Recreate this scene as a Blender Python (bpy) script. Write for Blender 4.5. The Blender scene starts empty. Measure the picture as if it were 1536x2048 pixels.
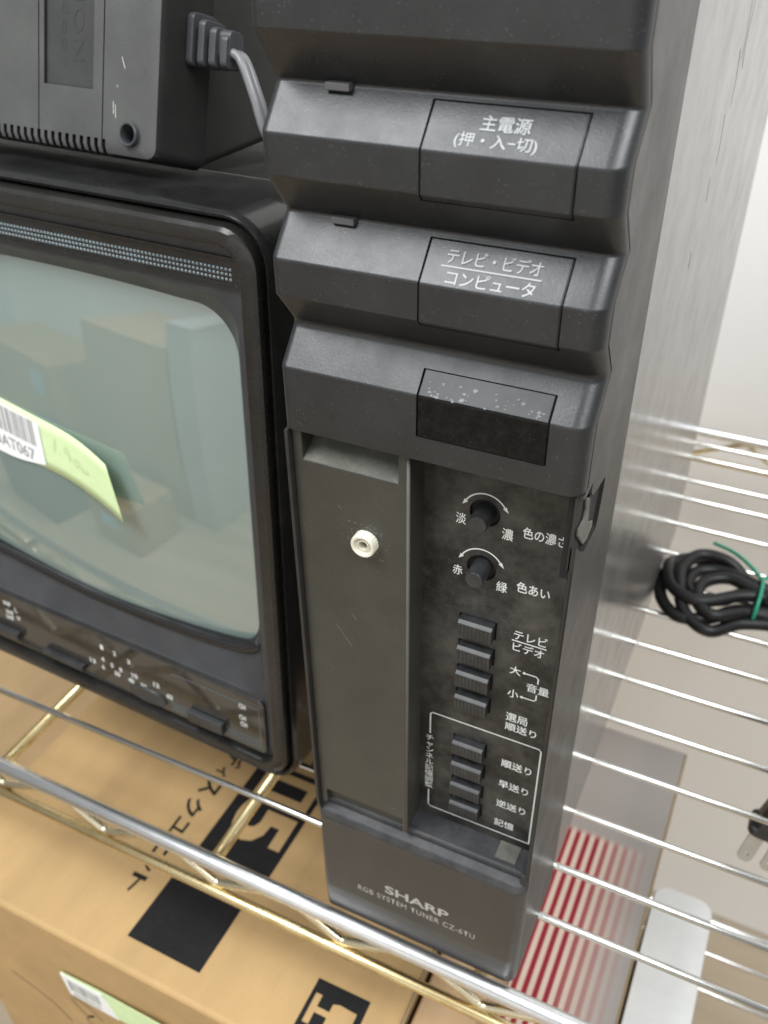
import bpy, bmesh, math, random
from mathutils import Vector, Matrix
from mathutils.geometry import tessellate_polygon
random.seed(7)
SC = bpy.context.scene
COL = SC.collection
S = 0.001                                                # all numbers below are millimetres
R = math.radians

# ------------------------------------------------------------------ camera
cam = bpy.data.cameras.new('camera')
co = bpy.data.objects.new('camera', cam); COL.objects.link(co)
cam.sensor_fit = 'VERTICAL'; cam.sensor_height = 36; cam.sensor_width = 27
cam.lens = 1815.83 / 2048 * 36
cam.clip_start = 0.005; cam.clip_end = 50
right = Vector((0.90215356, 0.43126121, -0.01152078))
down = Vector((0.24479455, -0.53370886, -0.80946308))
fwd = Vector((-0.35523877, 0.72743978, -0.58705774))
M = Matrix((right, -down, -fwd)).transposed().to_4x4()
M.translation = Vector((114.129, -174.598, 349.091)) * S
co.matrix_world = M
cam.dof.use_dof = True
cam.dof.focus_distance = 0.238
cam.dof.aperture_fstop = 19
SC.camera = co

# ------------------------------------------------------------------ world, ceiling light and added wall light
w = bpy.data.worlds.new('World'); SC.world = w; w.use_nodes = True
bg = w.node_tree.nodes['Background']
bg.inputs['Color'].default_value = (0.86, 0.88, 0.88, 1); bg.inputs['Strength'].default_value = 0.38
def area(name, loc, size, power, color=(.96, .985, 1)):
    l = bpy.data.lights.new(name, 'AREA'); l.shape = 'RECTANGLE'; l.size, l.size_y = size
    l.energy = power; l.color = color
    o = bpy.data.objects.new(name, l); COL.objects.link(o); o.location = loc
    o.rotation_euler = (0, 0, 0)                          # flat panel, shining straight down
    return o
area('ceiling_and_fill_light', (-0.62, -0.72, 1.55), (0.75, 0.95), 38)
area('ceiling_and_fill_light', (0.95, -0.35, 1.6), (0.6, 1.2), 36)  # second panel, added to brighten the back wall
SC.view_settings.view_transform = 'Standard'; SC.view_settings.look = 'None'
SC.view_settings.exposure = 0.0; SC.view_settings.gamma = 1.0
SC.view_settings.use_curve_mapping = False
SC.cycles.max_bounces = 8
SC.cycles.sample_clamp_indirect = 6

# ------------------------------------------------------------------ materials
def newmat(name):
    m = bpy.data.materials.new(name); m.use_nodes = True
    n = m.node_tree.nodes; return m, n, m.node_tree.links, n['Principled BSDF']
def tex(n, l, kind, scale, detail=4, rough=.6, stretch=None, coord='Object'):
    tc = n.new('ShaderNodeTexCoord'); mp = n.new('ShaderNodeMapping')
    l.new(tc.outputs[coord], mp.inputs['Vector'])
    if stretch: mp.inputs['Scale'].default_value = stretch
    t = n.new(kind); t.inputs['Scale'].default_value = scale
    if 'Detail' in t.inputs: t.inputs['Detail'].default_value = detail
    if 'Roughness' in t.inputs: t.inputs['Roughness'].default_value = rough
    l.new(mp.outputs[0], t.inputs['Vector']); return t
def ramp(n, l, src, a, b, ca=(0, 0, 0, 1), cb=(1, 1, 1, 1)):
    r = n.new('ShaderNodeValToRGB'); e = r.color_ramp.elements
    e[0].position, e[1].position = a, b; e[0].color, e[1].color = ca, cb
    l.new(src, r.inputs[0]); return r.outputs[0]
def mix(n, l, fac, a, b):
    x = n.new('ShaderNodeMix'); x.data_type = 'RGBA'
    for i, v in ((0, fac), (6, a), (7, b)):
        if hasattr(v, 'is_output'): l.new(v, x.inputs[i])
        else: x.inputs[i].default_value = v
    return x.outputs[2]
def plastic(name, base, rough=.42, dust=0.0, speck=0.0, grain=0.0, streak=0.0, smudge=.06, dustcol=(.22, .215, .2, 1), metal=0, spec=.5, dscale=60, streakdir=(1, 1, .06)):
    m, n, l, p = newmat(name)
    c = (*base, 1)
    big = tex(n, l, 'ShaderNodeTexNoise', 35, 5)
    lo = tuple(v * .85 for v in base) + (1,); hi = tuple(min(1, v * 1.15) for v in base) + (1,)
    out = mix(n, l, ramp(n, l, big.outputs[0], .35, .65), lo, hi)
    if dust:
        d = tex(n, l, 'ShaderNodeTexNoise', dscale, 8, .72)
        k = n.new('ShaderNodeMath'); k.operation = 'MULTIPLY'; k.inputs[1].default_value = dust
        l.new(ramp(n, l, d.outputs[0], .42, .72), k.inputs[0])
        out = mix(n, l, k.outputs[0], out, dustcol)
    if streak:
        s = tex(n, l, 'ShaderNodeTexNoise', 110, 6, .65, stretch=streakdir)
        k = n.new('ShaderNodeMath'); k.operation = 'MULTIPLY'; k.inputs[1].default_value = streak
        l.new(ramp(n, l, s.outputs[0], .5, .75), k.inputs[0])
        out = mix(n, l, k.outputs[0], out, dustcol)
    if speck:
        v = tex(n, l, 'ShaderNodeTexVoronoi', 1050)
        v.inputs['Randomness'].default_value = 1; v.inputs['Detail'].default_value = 0
        a = ramp(n, l, v.outputs['Distance'], .07, .20, (1, 1, 1, 1), (0, 0, 0, 1))
        g = tex(n, l, 'ShaderNodeTexNoise', 260, 3)
        b = ramp(n, l, g.outputs[0], .46, .60)
        k = n.new('ShaderNodeMath'); k.operation = 'MULTIPLY'; l.new(a, k.inputs[0]); l.new(b, k.inputs[1])
        k2 = n.new('ShaderNodeMath'); k2.operation = 'MULTIPLY'; k2.inputs[1].default_value = speck
        l.new(k.outputs[0], k2.inputs[0])
        out = mix(n, l, k2.outputs[0], out, (.24, .245, .245, 1))
    l.new(out, p.inputs['Base Color'])
    sm = tex(n, l, 'ShaderNodeTexNoise', 50, 6, .65)
    mr = n.new('ShaderNodeMapRange'); mr.inputs['From Min'].default_value = .3; mr.inputs['From Max'].default_value = .7
    mr.inputs['To Min'].default_value = rough - smudge; mr.inputs['To Max'].default_value = rough + smudge
    l.new(sm.outputs[0], mr.inputs['Value']); l.new(mr.outputs[0], p.inputs['Roughness'])
    p.inputs['Metallic'].default_value = metal; p.inputs['Specular IOR Level'].default_value = spec
    if grain:
        g = tex(n, l, 'ShaderNodeTexNoise', 1500, 3, .6)
        b = n.new('ShaderNodeBump'); b.inputs['Strength'].default_value = grain; b.inputs['Distance'].default_value = .0002
        l.new(g.outputs[0], b.inputs['Height']); l.new(b.outputs[0], p.inputs['Normal'])
    return m
def flat(name, base, rough=.6, metal=0, spec=.5):
    m, n, l, p = newmat(name)
    t = tex(n, l, 'ShaderNodeTexNoise', 200, 4)
    lo = tuple(v * .975 for v in base) + (1,); hi = tuple(min(1, v * 1.02) for v in base) + (1,)
    l.new(mix(n, l, ramp(n, l, t.outputs[0], .35, .65), lo, hi), p.inputs['Base Color'])
    p.inputs['Roughness'].default_value = rough; p.inputs['Metallic'].default_value = metal
    p.inputs['Specular IOR Level'].default_value = spec
    return m
def metal(name, base, rough=.2, tarnish=(.4, .3, .12), amount=.3, scale=90):
    m, n, l, p = newmat(name)
    t = tex(n, l, 'ShaderNodeTexNoise', scale, 6, .7)
    k = n.new('ShaderNodeMath'); k.operation = 'MULTIPLY'; k.inputs[1].default_value = amount
    l.new(ramp(n, l, t.outputs[0], .45, .7), k.inputs[0])
    l.new(mix(n, l, k.outputs[0], (*base, 1), (*tarnish, 1)), p.inputs['Base Color'])
    p.inputs['Metallic'].default_value = 1
    r = n.new('ShaderNodeMapRange'); r.inputs['To Min'].default_value = rough * .7; r.inputs['To Max'].default_value = rough * 1.6
    l.new(t.outputs[0], r.inputs['Value']); l.new(r.outputs[0], p.inputs['Roughness'])
    return m
def carton(name, base):
    m, n, l, p = newmat(name)
    f = tex(n, l, 'ShaderNodeTexNoise', 30, 8, .7, stretch=(1, .25, 1))
    lo = tuple(v * .86 for v in base) + (1,); hi = tuple(v * 1.08 for v in base) + (1,)
    c = mix(n, l, ramp(n, l, f.outputs[0], .3, .7), lo, hi)
    g = tex(n, l, 'ShaderNodeTexNoise', 900, 3)
    c2 = mix(n, l, ramp(n, l, g.outputs[0], .62, .75), c, tuple(v * .72 for v in base) + (1,))
    l.new(c2, p.inputs['Base Color']); p.inputs['Roughness'].default_value = .7
    b = n.new('ShaderNodeBump'); b.inputs['Strength'].default_value = .25; b.inputs['Distance'].default_value = .0006
    l.new(f.outputs[0], b.inputs['Height']); l.new(b.outputs[0], p.inputs['Normal'])
    return m

M_bezel = plastic('bezel_black_plastic', (.0085, .0096, .0112), .42, spec=.64, dust=.06, speck=.4, grain=.22, smudge=.06, dustcol=(.16, .165, .175, 1))
M_bezelside = plastic('bezel_side_plastic', (.024, .0225, .021), .40, spec=.32, dust=.06, speck=.25, grain=.04)
M_plate = plastic('flat_black_plate', (.040, .039, .032), .40, dust=.03, speck=.3, grain=.05, smudge=.03)
M_panel = plastic('dusty_black_panel', (.014, .014, .0125), .50, spec=.38, dust=.6, speck=.35, grain=.08, dustcol=(.14, .136, .122, 1), dscale=55)
M_ledge = plastic('dust_covered_plastic', (.024, .025, .028), .6, dust=.45, speck=.3, grain=.1, dustcol=(.12, .12, .118, 1))
M_dust = plastic('thick_dust', (.10, .10, .085), .85, dust=.7, speck=.6, grain=.3, dustcol=(.2, .195, .165, 1), dscale=160)
M_key = plastic('key_black_plastic', (.024, .025, .027), .36, dust=.22, speck=.2, dustcol=(.12, .12, .12, 1), dscale=150)
M_void = flat('dark_cavity', (.006, .006, .006), .8)
M_lens = plastic('grey_lens', (.10, .10, .105), .35, dust=.2)
M_window = plastic('smoked_window', (.005, .005, .005), .14, dust=.05, speck=.15, smudge=.05, spec=.16, dustcol=(.17, .18, .19, 1), dscale=330)
M_cover = plastic('painted_side_cover', (.13, .123, .115), .19, spec=.8, streak=.16, smudge=.05, speck=.1, dustcol=(.26, .25, .235, 1))
M_print = flat('white_print', (.72, .74, .73), .6)
M_logo = flat('silver_print', (.42, .41, .38), .45)
M_wornprint = flat('worn_white_print', (.46, .48, .475), .6)
M_nylon = plastic('ivory_nylon', (.72, .69, .58), .4, dust=.1, dustcol=(.5, .46, .36, 1))
M_tv = plastic('tv_black_plastic', (.012, .012, .012), .22, dust=.05, speck=.15, grain=.05)
M_tvfront = plastic('tv_front_plastic', (.015, .0145, .0135), .27, dust=.03, speck=.2, grain=.05)
M_tvslope = plastic('tv_inner_plastic', (.035, .037, .042), .38, dust=.08, grain=.05)
M_strip = plastic('glossy_control_panel', (.03, .028, .025), .06, dust=.05, smudge=.03, spec=.9)
M_adapter = plastic('textured_black_plastic', (.068, .070, .068), .55, dust=.08, speck=.05, grain=.45, dustcol=(.16, .16, .155, 1))
M_adsmooth = plastic('smooth_black_shell', (.020, .0195, .019), .38, dust=.04)
M_adlabel = plastic('smooth_label_recess', (.036, .037, .037), .5, dust=.04)
M_rubber = plastic('black_rubber', (.045, .047, .053), .42, dust=.12)
M_cordgrey = plastic('grey_cord', (.16, .16, .165), .38, dust=.2, dustcol=(.3, .3, .3, 1))
M_cord = plastic('black_cord', (.006, .006, .0065), .45, spec=.35, dust=.05)
M_tie = flat('green_tie', (.02, .30, .18), .4)
M_chrome = metal('chrome_wire', (.60, .60, .58), .15, (.38, .36, .31), .4)
M_rod = metal('zinc_rod', (.74, .75, .76), .27, (.5, .5, .49), .4, 140)
M_brass = metal('yellowed_wire', (.76, .63, .36), .24, (.42, .27, .08), .6, 70)  # gold is yellowing plus reflected cardboard put into the colour
M_zig = metal('yellowed_zigzag', (.72, .65, .48), .24, (.45, .33, .16), .5, 70)  # zigzag tone likewise holds yellowing and the cardboard's reflection
M_carton = carton('brown_carton', (.45, .292, .128))
M_carton2 = carton('dark_carton', (.40, .27, .135))
M_carton3 = carton('pinkish_carton', (.44, .29, .16))
M_ink = plastic('black_ink', (.012, .012, .0125), .7, spec=.15, dust=.12, dustcol=(.06, .05, .04, 1), dscale=220)
M_inkedge = flat('pencil_ink', (.20, .145, .085), .8)
M_green = flat('green_paper', (.63, .78, .44), .75)
M_white = flat('white_paper', (.85, .86, .86), .55)
M_greyink = flat('grey_ink', (.33, .34, .35), .7)
M_pencil = flat('pencil', (.47, .58, .34), .8)
M_blade = metal('nickel_blade', (.55, .56, .55), .35, (.4, .4, .38), .4)
M_whitebox = flat('white_plastic', (.68, .69, .68), .45)
M_card = flat('carton_edge', (.30, .22, .12), .8)

# wall, floor
m, n, l, p = newmat('painted_wall'); M_wall = m
t = tex(n, l, 'ShaderNodeTexNoise', 3, 3)
l.new(mix(n, l, ramp(n, l, t.outputs[0], .35, .65), (.89, .875, .855, 1), (.91, .895, .875, 1)), p.inputs['Base Color'])
p.inputs['Roughness'].default_value = .7
m, n, l, p = newmat('wood_floor'); M_floor = m
t = tex(n, l, 'ShaderNodeTexNoise', 14, 6, .6, stretch=(.15, 1, 1))
l.new(mix(n, l, ramp(n, l, t.outputs[0], .35, .65), (.36, .29, .20, 1), (.47, .385, .28, 1)), p.inputs['Base Color'])
p.inputs['Roughness'].default_value = .45
# striped lid: red print on pale grey-mauve card, fading out towards one side
m, n, l, p = newmat('striped_card'); M_stripe = m
tc = n.new('ShaderNodeTexCoord'); sx = n.new('ShaderNodeSeparateXYZ'); l.new(tc.outputs['Object'], sx.inputs[0])
def mth(op, a, b=None, c=None):
    k = n.new('ShaderNodeMath'); k.operation = op
    for i, v in enumerate((a, b, c)):
        if v is None: continue
        if hasattr(v, 'is_output'): l.new(v, k.inputs[i])
        else: k.inputs[i].default_value = v
    return k.outputs[0]
ph = mth('FRACT', mth('MULTIPLY', sx.outputs['X'], 1 / .0059))
band = ramp(n, l, ph, .30, .36); band2 = ramp(n, l, ph, .80, .86, (1, 1, 1, 1), (0, 0, 0, 1))
st = mth('MULTIPLY', band, band2)
st = mth('SUBTRACT', 1, st)
fade = n.new('ShaderNodeMapRange'); fade.inputs['From Min'].default_value = .084; fade.inputs['From Max'].default_value = .118
fade.inputs['To Min'].default_value = 1; fade.inputs['To Max'].default_value = 0; l.new(sx.outputs['X'], fade.inputs['Value'])
endm = n.new('ShaderNodeMapRange'); endm.inputs['From Min'].default_value = .185; endm.inputs['From Max'].default_value = .190
endm.inputs['To Min'].default_value = 1; endm.inputs['To Max'].default_value = 0; l.new(sx.outputs['Y'], endm.inputs['Value'])
zone = mth('MULTIPLY', fade.outputs[0], endm.outputs[0])
base = mix(n, l, zone, (.35, .325, .31, 1), (.68, .555, .475, 1))
c = mix(n, l, mth('MULTIPLY', st, zone), base, (.29, .016, .03, 1))
l.new(c, p.inputs['Base Color']); p.inputs['Roughness'].default_value = .35
# crt face
m, n, l, p = newmat('tube_glass'); M_crt = m
t = tex(n, l, 'ShaderNodeTexNoise', 12, 3)
l.new(mix(n, l, ramp(n, l, t.outputs[0], .3, .7), (.19, .255, .24, 1), (.215, .28, .26, 1)), p.inputs['Base Color'])
p.inputs['Roughness'].default_value = .5; p.inputs['Specular IOR Level'].default_value = .3
p.inputs['Coat Weight'].default_value = 1; p.inputs['Coat Roughness'].default_value = .02; p.inputs['Coat IOR'].default_value = 2.5

# ------------------------------------------------------------------ mesh helpers
def link(name, me, mat, parent=None, smooth=False, mats=None):
    me.materials.clear()
    for mm in (mats or [mat]): me.materials.append(mm)
    o = bpy.data.objects.new(name, me); COL.objects.link(o)
    if parent: o.parent = parent
    if smooth:
        me.polygons.foreach_set('use_smooth', [True] * len(me.polygons))
    return o
def thing(name, label, cat, group=None, loc=(0, 0, 0), mat=None):
    o = bpy.data.objects.new(name, None); COL.objects.link(o); o.empty_display_size = .02
    if mat is not None: o.matrix_world = mat
    else: o.location = Vector(loc) * S
    o['label'] = label; o['category'] = cat
    if group: o['group'] = group
    return o
class MB:
    """collects shapes in millimetres and links them as one mesh"""
    def __init__(s): s.v = []; s.f = []; s.mi = []
    def add(s, vs, fs, mi=0):
        k = len(s.v); s.v += [tuple(v) for v in vs]; s.f += [tuple(i + k for i in f) for f in fs]; s.mi += [mi] * len(fs); return s
    def box(s, x0, x1, y0, y1, z0, z1, mi=0):
        v = [(x, y, z) for x in (x0, x1) for y in (y0, y1) for z in (z0, z1)]
        return s.add(v, [(0, 1, 3, 2), (4, 6, 7, 5), (0, 4, 5, 1), (2, 3, 7, 6), (0, 2, 6, 4), (1, 5, 7, 3)], mi)
    def tube(s, path, r, n=10, mi=0, cap=True, flat=1.0):
        P = [Vector(p) for p in path]; rs = r if isinstance(r, (list, tuple)) else [r] * len(P)
        vs, fs = [], []; up = None
        for i, p in enumerate(P):
            d = (P[min(i + 1, len(P) - 1)] - P[max(i - 1, 0)]).normalized()
            if up is None: up = d.orthogonal().normalized()
            up = (up - d * up.dot(d)).normalized(); sd = d.cross(up)
            for j in range(n):
                a = 2 * math.pi * j / n; vs.append(p + up * math.cos(a) * rs[i] + sd * math.sin(a) * rs[i] * flat)
        for i in range(len(P) - 1):
            for j in range(n):
                fs.append((i * n + j, i * n + (j + 1) % n, (i + 1) * n + (j + 1) % n, (i + 1) * n + j))
        if cap: fs.append(tuple(range(n - 1, -1, -1))); fs.append(tuple(range((len(P) - 1) * n, len(P) * n)))
        return s.add(vs, fs, mi)
    def loft(s, loops, closed=True, cap0=False, cap1=False, mi=0):
        n = len(loops[0]); vs = [v for L in loops for v in L]; fs = []
        for i in range(len(loops) - 1):
            for j in range(n if closed else n - 1):
                a, b = i * n + j, i * n + (j + 1) % n
                fs.append((a, b, b + n, a + n))
        if cap0: fs.append(tuple(range(n - 1, -1, -1)))
        if cap1: fs.append(tuple(range((len(loops) - 1) * n, len(loops) * n)))
        return s.add(vs, fs, mi)
    def poly(s, pts, f, t=0, mi=0):
        """flat polygon: pts 2D, f maps (a,b,h)->xyz; thickness t"""
        tri = tessellate_polygon([[Vector((a, b, 0)) for a, b in pts]])
        k = len(pts); vs = [f(a, b, 0) for a, b in pts]; fs = [tuple(x) for x in tri]
        if t:
            vs += [f(a, b, t) for a, b in pts]; fs += [tuple(i + k for i in reversed(x)) for x in tri]
            fs += [(i, (i + 1) % k, (i + 1) % k + k, i + k) for i in range(k)]
        return s.add(vs, fs, mi)
    def build(s, name, mat, parent=None, smooth=False, bevel=0, seg=2, mats=None, angle=40, recalc=True):
        me = bpy.data.meshes.new(name)
        me.from_pydata([(x * S, y * S, z * S) for x, y, z in s.v], [], s.f)
        me.polygons.foreach_set('material_index', s.mi)
        if recalc:
            bm = bmesh.new(); bm.from_mesh(me); bmesh.ops.recalc_face_normals(bm, faces=bm.faces); bm.to_mesh(me); bm.free()
        me.update()
        o = link(name, me, mat, parent, smooth, mats)
        if bevel:
            b = o.modifiers.new('bevel', 'BEVEL'); b.width = bevel * S; b.segments = seg; b.limit_method = 'ANGLE'; b.angle_limit = R(angle)
            b.harden_normals = False
            freeze(o)
            if smooth: shade(o)
        return o
def freeze(o):
    dg = bpy.context.evaluated_depsgraph_get(); dg.update()
    me = bpy.data.meshes.new_from_object(o.evaluated_get(dg), preserve_all_data_layers=True, depsgraph=dg)
    old = o.data; o.modifiers.clear(); o.data = me; bpy.data.meshes.remove(old); me.name = o.name
def shade(o, angle=32):
    me = o.data; me.polygons.foreach_set('use_smooth', [True] * len(me.polygons))
    me.set_sharp_from_angle(angle=R(angle))
    wn = o.modifiers.new('normals', 'WEIGHTED_NORMAL'); wn.weight = 100; wn.keep_sharp = True; wn.mode = 'FACE_AREA'
    freeze(o)
def carve(o, cutters):
    for c in cutters: c.parent = o.parent
    for c in cutters:
        b = o.modifiers.new('cut', 'BOOLEAN'); b.operation = 'DIFFERENCE'; b.object = c; b.solver = 'EXACT'
    freeze(o)
    for c in cutters:
        me = c.data; bpy.data.objects.remove(c); bpy.data.meshes.remove(me)
def rrect(x0, x1, z0, z1, r, n=8, bt=0, bb=0, bulge_r=0):
    pts = []
    for cx, cz, a0 in ((x1 - r, z1 - r, 0), (x0 + r, z1 - r, 90), (x0 + r, z0 + r, 180), (x1 - r, z0 + r, 270)):
        for i in range(n + 1):
            a = R(a0 + 90 * i / n); pts.append([cx + r * math.cos(a), cz + r * math.sin(a)])
    if bt or bb or bulge_r:
        # subdivide long edges so that they can bow
        out = []
        for i, p in enumerate(pts):
            q = pts[(i + 1) % len(pts)]; out.append(p)
            if (i + 1) % (n + 1) == 0:
                for k in range(1, 12): out.append([p[0] + (q[0] - p[0]) * k / 12, p[1] + (q[1] - p[1]) * k / 12])
        xc, hw, zc, hz = (x0 + x1) / 2, (x1 - x0) / 2, (z0 + z1) / 2, (z1 - z0) / 2
        for p in out:
            u, v = (p[0] - xc) / hw, (p[1] - zc) / hz
            dz = (bt * max(v, 0) + bb * max(-v, 0) * -1) * (1 - u * u)
            dx = bulge_r * u * (1 - v * v)
            p[1] += dz; p[0] += dx
        pts = out
    return pts
def catmull(pts, n=10, closed=False):
    P = [Vector(p) for p in pts]; out = []; m_ = len(P)
    for i in range(m_ if closed else m_ - 1):
        g = (lambda k: P[k % m_]) if closed else (lambda k: P[min(max(k, 0), m_ - 1)])
        a, b, c, d = g(i - 1), g(i), g(i + 1), g(i + 2)
        for k in range(n):
            t = k / n
            out.append(.5 * ((2 * b) + (c - a) * t + (2 * a - 5 * b + 4 * c - d) * t * t + (3 * b - a - 3 * c + d) * t ** 3))
    if not closed: out.append(P[-1])
    return out
def fillet(pts, rs, n=5):
    """2D polyline with rounded corners"""
    out = [pts[0]]
    for i in range(1, len(pts) - 1):
        p, a, b, r = Vector(pts[i]), Vector(pts[i - 1]), Vector(pts[i + 1]), rs[i]
        if r <= 0: out.append(tuple(p)); continue
        u, v = (a - p).normalized(), (b - p).normalized(); ang = u.angle(v)
        d = min(r / math.tan(ang / 2), (a - p).length * .48, (b - p).length * .48)
        for k in range(n + 1):
            t = k / n; q = (p + u * d) * (1 - t) ** 2 + p * 2 * t * (1 - t) + (p + v * d) * t * t
            out.append(tuple(q))
    out.append(pts[-1]); return out
def lettering(name, body, O_, u, v, bbox, mat, parent, bold=0.0, lift=.06, space=1.0, line=1.0, align='LEFT', thick=0):
    """printed words, fitted to bbox=(a0,b0,a1,b1) in the plane O_+a*u+b*v (mm)"""
    c = bpy.data.curves.new(name, 'FONT'); c.body = body; c.offset = bold; c.space_character = space; c.space_line = line
    c.align_x = align; c.fill_mode = 'FRONT'; c.resolution_u = 3
    if thick: c.extrude = thick; c.fill_mode = 'BOTH'
    t = bpy.data.objects.new(name, c); COL.objects.link(t)
    dg = bpy.context.evaluated_depsgraph_get(); dg.update()
    me = bpy.data.meshes.new_from_object(t.evaluated_get(dg), depsgraph=dg)
    bpy.data.objects.remove(t); bpy.data.curves.remove(c)
    xs = [q.co.x for q in me.vertices]; ys = [q.co.y for q in me.vertices]
    x0, x1, y0, y1 = min(xs), max(xs), min(ys), max(ys)
    O_, u, v = Vector(O_), Vector(u), Vector(v); nrm = u.cross(v)
    for q in me.vertices:
        a = bbox[0] + (q.co.x - x0) / (x1 - x0) * (bbox[2] - bbox[0]); b = bbox[1] + (q.co.y - y0) / (y1 - y0) * (bbox[3] - bbox[1])
        q.co = (O_ + u * a + v * b + nrm * (lift + q.co.z)) * S
    me.name = name
    return link(name, me, mat, parent)
def strokes(mb, pts, wd, f, mi=0, closed=False):
    """2D line of even width as quads"""
    P = [Vector(p) for p in pts]; L_, R_ = [], []
    for i, p in enumerate(P):
        a = P[i - 1] if (i or closed) else p; b = P[(i + 1) % len(P)] if (i < len(P) - 1 or closed) else p
        d = (b - a).normalized(); nn = Vector((-d.y, d.x))
        L_.append(p + nn * wd / 2); R_.append(p - nn * wd / 2)
    k = len(P); vs = [f(q.x, q.y, 0) for q in L_] + [f(q.x, q.y, 0) for q in R_]
    mb.add(vs, [(i, (i + 1) % k, (i + 1) % k + k, i + k) for i in range(k if closed else k - 1)], mi)

X, Y, Z = Vector((1, 0, 0)), Vector((0, 1, 0)), Vector((0, 0, 1))

# ================================================================== setting
wb = MB(); wb.box(-1500, 1500, 500, 540, -639, 700)
o = wb.build('wall', M_wall); o['kind'] = 'structure'
fb = MB(); fb.box(-2600, 1500, -1700, 500, -680, -640)
o = fb.build('floor', M_floor); o['kind'] = 'structure'
ob = MB(); ob.box(-2600, 1500, -1740, -1700, -639, 900)
o = ob.build('aisle_wall', M_wall); o['kind'] = 'structure'

# ================================================================== upper wire shelf
def wire_shelf(label, z, x0, x1, ys, rodmat, lowmat, zigmat, detail=True):
    t = thing('wire_shelf', label, 'wire shelf', loc=(0, 0, z - 1.6))
    for i, y in enumerate(ys):
        MB().tube([(x0, y, 0), (x1, y, 0)], 1.6, 10).build('shelf_wire', M_chrome, t, True)
    for yf in ((-2, 452) if detail else (-2, 262)):
        MB().tube([(x0, yf, -.7), (x1, yf, -.7)], 3.5, 16).build('edge_rod', rodmat, t, True)
        if detail:
            MB().tube([(x0, yf, -24.2), (x1, yf, -24.2)], 2.6, 12).build('lower_rod', lowmat, t, True)
            pts = []; k = int((x1 - x0) / 63)
            xs = -120 - 63 * 5
            path = []
            for j in range(k + 3):
                xb = xs + 63 * j
                path += [(xb - 2.5, yf + 2.6, -20.6), (xb, yf + 2.6, -21.4), (xb + 2.5, yf + 2.6, -20.6), (xb + 33, yf + 2.6, -6.4), (xb + 35.5, yf + 2.6, -5.6), (xb + 38, yf + 2.6, -6.4)]
            MB().tube(path, 2.0, 10).build('zigzag_brace', zigmat, t, True)
    xc = -180 - 123 * 2
    while xc < (x1 if detail else 60):
        MB().tube([(xc, -1, -6), (xc, 450 if detail else 260, -6)], 2.9, 12).build('cross_bar', lowmat, t, True); xc += 123
    return t
YS = [34, 58.5, 88, 119.5, 149, 179, 207.5, 236, 265, 295, 327, 358, 381, 412, 432]
wire_shelf('chrome wire shelf with yellowed zigzag edge that the black machines stand on', 0, -430, 420, YS, M_rod, M_brass, M_zig)
wire_shelf('lower wire shelf blurred far below, holding the brown cartons', -300, -520, 620, [y for y in YS if y < 250], M_chrome, M_chrome, M_chrome, False)

# ================================================================== tuner tower
tuner = thing('system_tuner', 'tall narrow black system tuner with ridged front and missing door', 'tuner')
D_ = 8.0
prof = [(0, 227), (0, 245), (4.5, 250.2), (D_, 254.2), (1.3, 262.5), (0, 264), (0, 273), (7.0, 281.0), (D_, 282.1), (1.3, 290.4), (0, 292), (0, 301), (7.1, 309.1), (D_, 310.1), (0, 321), (0, 346)]
rad = [0, 1.2, 0, 2.2, 0, .7, 1.3, 0, 2.2, 0, .7, 1.3, 0, 2.2, .7, 0]
fp = fillet(prof, rad, 5)
RS = 4.6
RL = 2.2
def sidex(r):
    a = []
    for i in range(8): th = R(90 * i / 7); a.append((r * (1 - math.cos(th)), r * (1 - math.sin(th))))
    return a
left = sidex(RL); rightx = [(80 - d, yo) for d, yo in reversed(sidex(RS))]
BX0, BX1 = 37.8, 70.6
xs = left + [(BX0, 0), (BX1, 0)] + rightx
iB0 = len(left); iB1 = iB0 + 1
def idx(pt): return min(range(len(fp)), key=lambda i: (fp[i][0] - pt[0]) ** 2 + (fp[i][1] - pt[1]) ** 2)
# the window starts on the lowest face at z = 233.8: add that point
k = idx((0, 227)); fp.insert(k + 1, (0, 233.8))
holes = [(idx((0, 233.8)), idx((4.5, 250.2))), (idx((1.3, 262.5)), idx((7.0, 281.0))), (idx((1.3, 290.4)), idx((7.1, 309.1)))]
mb = MB(); nx = len(xs)
vs = [(x, py + yo, pz) for (py, pz) in fp for (x, yo) in xs]
fs = []
for i in range(len(fp) - 1):
    for j in range(nx - 1):
        if j == iB0 and any(a <= i < b for a, b in holes): continue
        fs.append((i * nx + j, i * nx + j + 1, (i + 1) * nx + j + 1, (i + 1) * nx + j))
mb.add(vs, fs)
for a, b in holes:                                        # walls of the openings
    ring = [(i, iB0) for i in range(a, b + 1)] + [(i, iB1) for i in range(b, a - 1, -1)]
    rv = [vs[i * nx + j] for i, j in ring]
    mb.loft([rv, [(x, y + 5, z) for x, y, z in rv]], closed=True)
    mb.add([(BX0, fp[a][0] + 4.9, fp[a][1]), (BX1, fp[a][0] + 4.9, fp[a][1]), (BX1, fp[b][0] + 4.9, fp[b][1]), (BX0, fp[b][0] + 4.9, fp[b][1])], [(0, 1, 2, 3)])
# underside of the block, roof of the door recess
under = [(x, yo, 227) for x, yo in xs]
mb.loft([under, [(x, max(yo, 0) + .8, 226.4) for x, yo in xs], [(x, 16, 226.0) for x, yo in xs]], closed=False)
o = mb.build('ridged_front', M_bezel, tuner, recalc=False); shade(o, 30)

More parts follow.
